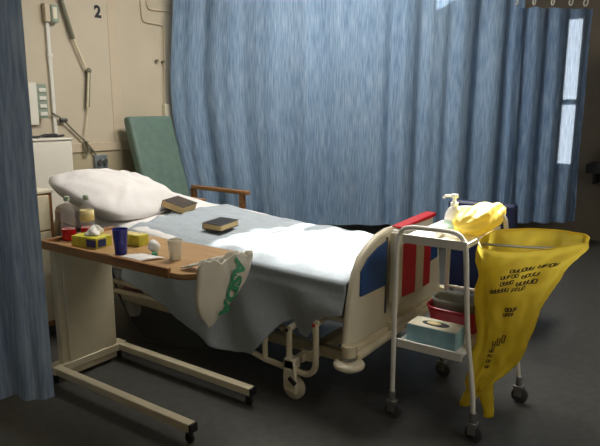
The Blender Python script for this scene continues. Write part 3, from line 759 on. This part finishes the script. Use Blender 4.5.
# ------------------------------------------------------------------ chairs
ac = thing('armchair', (3.71, 3.85, 0), 'high backed green vinyl armchair with wooden arms beside the bed head', 'armchair')
mb = MB(); mb.prism([(3.95, .42), (3.99, .52), (4.13, .95), (4.245, 1.36), (4.255, 1.39), (4.335, 1.38), (4.335, 1.33), (4.22, .92), (4.10, .42)], 3.435, 3.945, 'YZ'); mb.build('backrest', M['green'], ac, bevel=.025, seg=3)
MB().bx((3.445, 3.42, .33), (3.975, 3.98, .46)).build('seat', M['green'], ac, bevel=.03, seg=3)
for x in (3.425, 3.995):
    MB().prism([(3.36, .695), (3.36, .73), (4.06, .735), (4.06, .70)], x-.028, x+.028, 'YZ').build('armrest', M['armwood'], ac, bevel=.006)
    MB().bx((x-.02, 3.41, 0), (x+.02, 3.46, .70)).build('leg', M['armwood'], ac, bevel=.004)
    MB().bx((x-.02, 4.02, 0), (x+.02, 4.07, .71)).build('leg', M['armwood'], ac, bevel=.004)
MB().bx((3.42, 3.42, .27), (4.0, 3.47, .33)).build('front_rail', M['armwood'], ac, bevel=.004)
nc = thing('visitor_chair', (3.75, 1.13, 0), 'navy padded chair standing behind the trolley', 'chair')
MB().prism([(3.66, .28), (3.60, .86), (3.61, .88), (3.665, .88), (3.73, .28)], .93, 1.36, 'XZ').build('backrest', M['navy'], nc, bevel=.02, seg=3)
MB().bx((3.72, .93, .36), (4.16, 1.36, .47)).build('seat', M['navy'], nc, bevel=.025, seg=3)
for x in (3.70, 4.12):
    for y in (.95, 1.34): MB().tube([(x, y, 0), (x, y, .38)], .012).build('leg', M['steel'], nc)

# ------------------------------------------------------------------ head of the bed: locker, cabinet
lk = thing('bedside_locker', (1.93, 3.6, 0), 'cream and brown wooden bedside locker between the near curtain and the bed', 'locker')
MB().bx((1.74, 3.41, .06), (2.115, 3.80, .93)).build('body', M['lockwood'], lk, bevel=.004)
MB().bx((1.74, 3.398, .93), (2.12, 3.81, .955)).build('top', M['cream2'], lk, bevel=.006)
MB().bx((1.75, 3.396, .70), (2.085, 3.411, .92)).build('drawer', M['cream'], lk, bevel=.003)
MB().bx((1.75, 3.396, .10), (2.085, 3.411, .69)).build('door', M['cream'], lk, bevel=.003)
MB().bx((1.76, 3.42, 0), (2.10, 3.79, .062)).build('plinth', M['dgrey'], lk)
cb = thing('white_cabinet', (2.55, 4.17, 0), 'tall white cabinet against the wall behind the pillow', 'cabinet')
MB().bx((2.30, 3.97, .05), (2.665, 4.40, 1.225)).build('body', M['cabwhite'], cb, bevel=.012, seg=3)
MB().bx((2.29, 3.96, 1.225), (2.672, 4.405, 1.24)).build('top', M['cabwhite'], cb, bevel=.005)
MB().bx((2.32, 3.99, 0), (2.645, 4.38, .052)).build('plinth', M['dgrey'], cb)
tag(MB().tube(smooth_path([(2.30, 4.02, 1.2495), (2.36, 4.07, 1.256), (2.44, 4.06, 1.2495), (2.52, 4.11, 1.256), (2.60, 4.08, 1.2495), (2.66, 4.07, 1.254), (2.68, 4.12, 1.2495)], 6), .0085, 8).build('cable', M['black']),
    'black cable lying loosely on top of the white cabinet', 'cable')
pd = thing('patient_handset', (2.60, 4.20, 1.2405), 'black handset with a coiled lead on the white cabinet', 'handset')
MB().box((2.61, 4.16, 1.2535), (.12, .045, .025), rz=.3).build('handset_body', M['black'], pd, bevel=.008)
MB().tube(smooth_path([(2.56, 4.15, 1.2475), (2.50, 4.20, 1.2475), (2.44, 4.18, 1.2475)], 6), .006, 8).build('lead', M['dgrey'], pd)

# ------------------------------------------------------------------ things on the wall
Y0 = WY-.001
cbx = thing('wall_box', (2.85, Y0, 2.13), 'small pale green electrical box high on the wall above its conduit', 'box')
MB().bx((2.80, Y0-.05, 2.13), (2.845, Y0, 2.27)).build('box_body', M['trim'], cbx, bevel=.005)
MB().bx((2.845, Y0-.06, 2.13), (2.915, Y0, 2.265)).build('cover', M['dullgreen'], cbx, bevel=.008)
MB().bx((2.857, Y0-.066, 2.155), (2.895, Y0-.058, 2.245)).build('switch', M['cream2'], cbx, bevel=.003)
MB().bx((2.815, Y0-.025, 1.24), (2.845, Y0, 2.13)).build('conduit', M['white'], cbx, bevel=.004)
MB().bx((2.808, Y0-.03, 1.86), (2.852, Y0, 1.89)).build('clip', M['white'], cbx, bevel=.003)
# articulated reading lamp arm
la = thing('lamp_arm', (3.05, Y0, 1.25), 'jointed wall lamp arm hanging down the wall beside the bed number', 'lamp arm')
YL = Y0-.03
MB().tube([(2.93, YL, 2.42), (3.048, YL, 2.02)], .017, 10).build('upper_arm', M['armgrey'], la)
MB().tube([(3.048, YL, 2.02), (3.155, YL, 1.775)], .010, 10).build('middle_arm', M['cream'], la)
MB().ball((3.17, YL, 1.77), .026).tube([(3.155, YL, 1.775), (3.195, YL, 1.772)], .013).build('elbow', M['armgrey'], la)
MB().tube([(3.175, YL, 1.765), (3.145, YL, 1.47)], .015, 10).build('lower_arm', M['armgrey'], la)
MB().tube([(3.165, YL-.012, 1.765), (3.13, YL-.012, 1.47)], .009, 8).build('lower_sleeve', M['cream'], la)
MB().tube([(3.145, YL, 1.47), (3.10, YL, 1.235)], .006, 8).build('lead', M['cream'], la)
MB().bx((2.885, Y0-.08, 2.40), (2.965, Y0, 2.48)).build('wall_mount', M['cream'], la, bevel=.01)
# diagonal cable from socket panel down to the gas outlet
hc = thing('hanging_hose', (3.1, Y0, 1.0), 'grey hose hanging from the socket strip down to the metal outlet', 'hose')
MB().tube(smooth_path([(2.80, Y0-.035, 1.42), (2.89, Y0-.03, 1.37), (3.03, Y0-.022, 1.24), (3.12, Y0-.03, 1.15), (3.19, Y0-.03, 1.06), (3.21, Y0-.03, 1.00)], 8), .008, 8).build('hose', M['armgrey'], hc)
MB().tube(smooth_path([(3.08, Y0-.035, 1.20), (3.075, Y0-.04, 1.13), (3.095, Y0-.04, 1.07), (3.12, Y0-.038, 1.11), (3.10, Y0-.035, 1.18)], 8), .009, 8).build('hose_loop', M['armgrey'], hc)
MB().lathe([(.016, -.03), (.016, .03)], (2.90, Y0-.03, 1.362), 10, 'X').build('connector', M['dgrey'], hc)
so = thing('metal_outlet', (3.27, Y0, .95), 'grey metal double outlet plate on the wall above the pillow', 'outlet')
MB().bx((3.175, Y0-.04, .935), (3.305, Y0, 1.055)).build('plate', M['socketgrey'], so, bevel=.006)
for x in (3.212, 3.268): MB().lathe([(.024, 0), (.02, .02)], (x, Y0-.06, .995), 14, 'Y').build('port', M['steel'], so)
wp = thing('socket_panel', (2.7, Y0, 1.33), 'white wall panel with a strip of grey switches above the white cabinet', 'panel')
MB().bx((2.36, Y0-.10, 1.33), (2.645, Y0, 1.655)).build('panel_body', M['cabwhite'], wp, bevel=.006)
MB().bx((2.645, Y0-.09, 1.38), (2.735, Y0, 1.645)).build('switch_strip', M['dullgreen'], wp, bevel=.004)
for k in range(4): MB().bx((2.662, Y0-.10, 1.40+.061*k), (2.722, Y0-.088, 1.43+.061*k)).build('switch', M['white'], wp, bevel=.003)
ns = bpy.data.objects.new
mw = Matrix.Translation((3.325, WY-.0005, 2.268)) @ Matrix.Rotation(PI/2, 4, 'X')
o = text_mesh('2', .135, M['black'], 'bed_number', None, mw, .001, .006)
tag(o, 'black number 2 painted on the wall above the bed', 'number')
cd = thing('conduit_run', (3.95, Y0, 1.5), 'thin cream conduit bending down the wall beside the blue curtain edge', 'conduit')
def cond(pts, n): MB().tube(pts, .009, 8).build(n, M['trim'], cd)
cond([(3.79, Y0-.0085, 2.55), (3.80, Y0-.0085, 2.28), (3.815, Y0-.0085, 2.25), (3.845, Y0-.0085, 2.245), (4.03, Y0-.0085, 2.24), (4.055, Y0-.0085, 2.225), (4.06, Y0-.0085, 2.19), (4.03, Y0-.0085, 1.50)], 'long_conduit')
cond([(3.86, Y0-.0085, 2.55), (3.865, Y0-.0085, 2.40), (3.885, Y0-.0085, 2.37), (3.92, Y0-.0085, 2.365), (4.25, Y0-.0085, 2.38)], 'short_conduit')
for x, z in ((3.945, 1.905), (4.02, 1.90)):
    MB().lathe([(.014, 0), (.010, .03)], (x, Y0-.035, z), 10, 'Y').build('fixing', M['armgrey'], cd)
MB().bx((4.00, Y0-.05, 1.32), (4.06, Y0, 1.50)).build('junction_box', M['cream2'], cd, bevel=.004)

# ------------------------------------------------------------------ under the bed
tag(MB().lathe([(.0, 0), (.045, 0), (.05, .02), (.05, .19), (.03, .225), (.02, .24), (.0, .24)], (2.60, 3.28, 0), 18, capb=False, capt=False).build('urine_bottle', M['whiteplastic']),
    'pale plastic bottle standing on the floor under the bed head', 'bottle')
mb = MB()
def hb_f(u, v):
    a = 2*PI*u; r = (.012+.075*math.sin(PI*(v**.7))**.8)*(1+.15*noise.noise(V((a*1.5, v*5, 1))))
    return V((2.42+r*.5*math.cos(a), 2.88+r*math.sin(a), .445-.21*v))
mb.grid(hb_f, 24, 18, closeu=True)
tag(mb.build('drainage_bag', M['shopbag'], sharp=180), 'small pale plastic bag tied under the bed frame', 'bag')
tag(MB().bx((2.40, 3.02, .235), (2.53, 3.14, .40)).build('storage_pouch', M['pink'], bevel=.03, seg=3), 'dull pink pouch under the bed frame', 'pouch')
tag(MB().tube(smooth_path([(2.30, 3.10, .44), (2.28, 3.02, .30), (2.27, 2.90, .14), (2.29, 2.78, .03), (2.36, 2.62, .008), (2.42, 2.45, .008)], 8), .0075, 8).build('cable', M['dgrey']), 'grey cable looping down from the bed frame to the floor', 'cable')

# far corner at the right, beyond the curtain
cn = thing('wall_shelf', (6.95, .62, .9), 'dark wall shelf just past the right edge of the curtains', 'shelf')
MB().bx((6.85, .55, .78), (7.199, 1.08, .88)).build('shelf_board', M['black'], cn, bevel=.004)
for y in (.62, 1.0): MB().bx((6.92, y-.015, .66), (7.199, y+.015, .78)).build('bracket', M['black'], cn)
mb = MB().ball((7.02, .84, .995), .13, (.8, .95, .88), 16)
for v in mb.bm.verts: v.co += V((1, 1, 1))*.03*noise.noise(v.co*11)
tag(mb.build('dark_bag', M['black'], sharp=180), 'black bag lying on the dark wall shelf at the far right', 'bag')

# ------------------------------------------------------------------ lights
def ceiling_lamp(x, y, z, sx, sy, energy, col, label):
    t = thing('ceiling_light', (x, y, z), label, 'lamp', 'ceiling lights over the ward')
    mb = MB().bx((x-sx/2-.02, y-sy/2-.02, z+.03), (x+sx/2+.02, y+sy/2+.02, z+.08)); mb.build('housing', M['white'], t, bevel=.01)
    MB().bx((x-sx/2, y-sy/2, z+.012), (x+sx/2, y+sy/2, z+.03)).build('diffuser', M['lamp'], t, bevel=.005)
    for dx in (-sx/3, sx/3): MB().tube([(x+dx, y, z+.08), (x+dx, y, CZ)], .006, 8).build('hanger', M['white'], t)
    l = bpy.data.lights.new('ceiling_lamp_light', 'AREA'); l.shape = 'RECTANGLE'; l.size = sx; l.size_y = sy; l.energy = energy; l.color = col
    o = bpy.data.objects.new('ceiling_lamp_light', l); COL.objects.link(o); o.location = (x, y, z)
ceiling_lamp(3.6, 2.2, 3.25, 1.8, .7, 92, (1, .95, .86), 'white ceiling light hanging over the bed')
ceiling_lamp(1.6, -1.5, 3.25, 1.8, .7, 26, (1, .95, .86), 'added fill light in a white housing over the near aisle')  # fill light added out of view, brightens the surfaces facing the camera

sun = bpy.data.lights.new('sun', 'SUN'); sun.energy = 26; sun.angle = math.radians(.55); sun.color = (1, .96, .88)
so_ = bpy.data.objects.new('sun', sun); COL.objects.link(so_)
SUN_T = .76
d = V((-1, 0, -SUN_T)); so_.rotation_euler = d.to_track_quat('-Z', 'Y').to_euler(); so_.location = (12, 2, 8)

w = bpy.data.worlds.new('sky'); scene.world = w; w.use_nodes = True
bg = w.node_tree.nodes['Background']; bg.inputs[0].default_value = (.75, .87, 1, 1); bg.inputs[1].default_value = 5.0

# ------------------------------------------------------------------ camera
cam = bpy.data.cameras.new('camera'); cam.sensor_width = 36; cam.lens = 36*585/600; cam.clip_start = .05
co = bpy.data.objects.new('camera', cam); COL.objects.link(co)
co.location = (0, 0, 1.45); co.rotation_euler = (math.radians(79), 0, math.radians(-55))
scene.camera = co
vs = scene.view_settings
vs.view_transform = 'Standard'; vs.look = 'None'; vs.gamma = 1; vs.exposure = 0.0; vs.use_curve_mapping = False
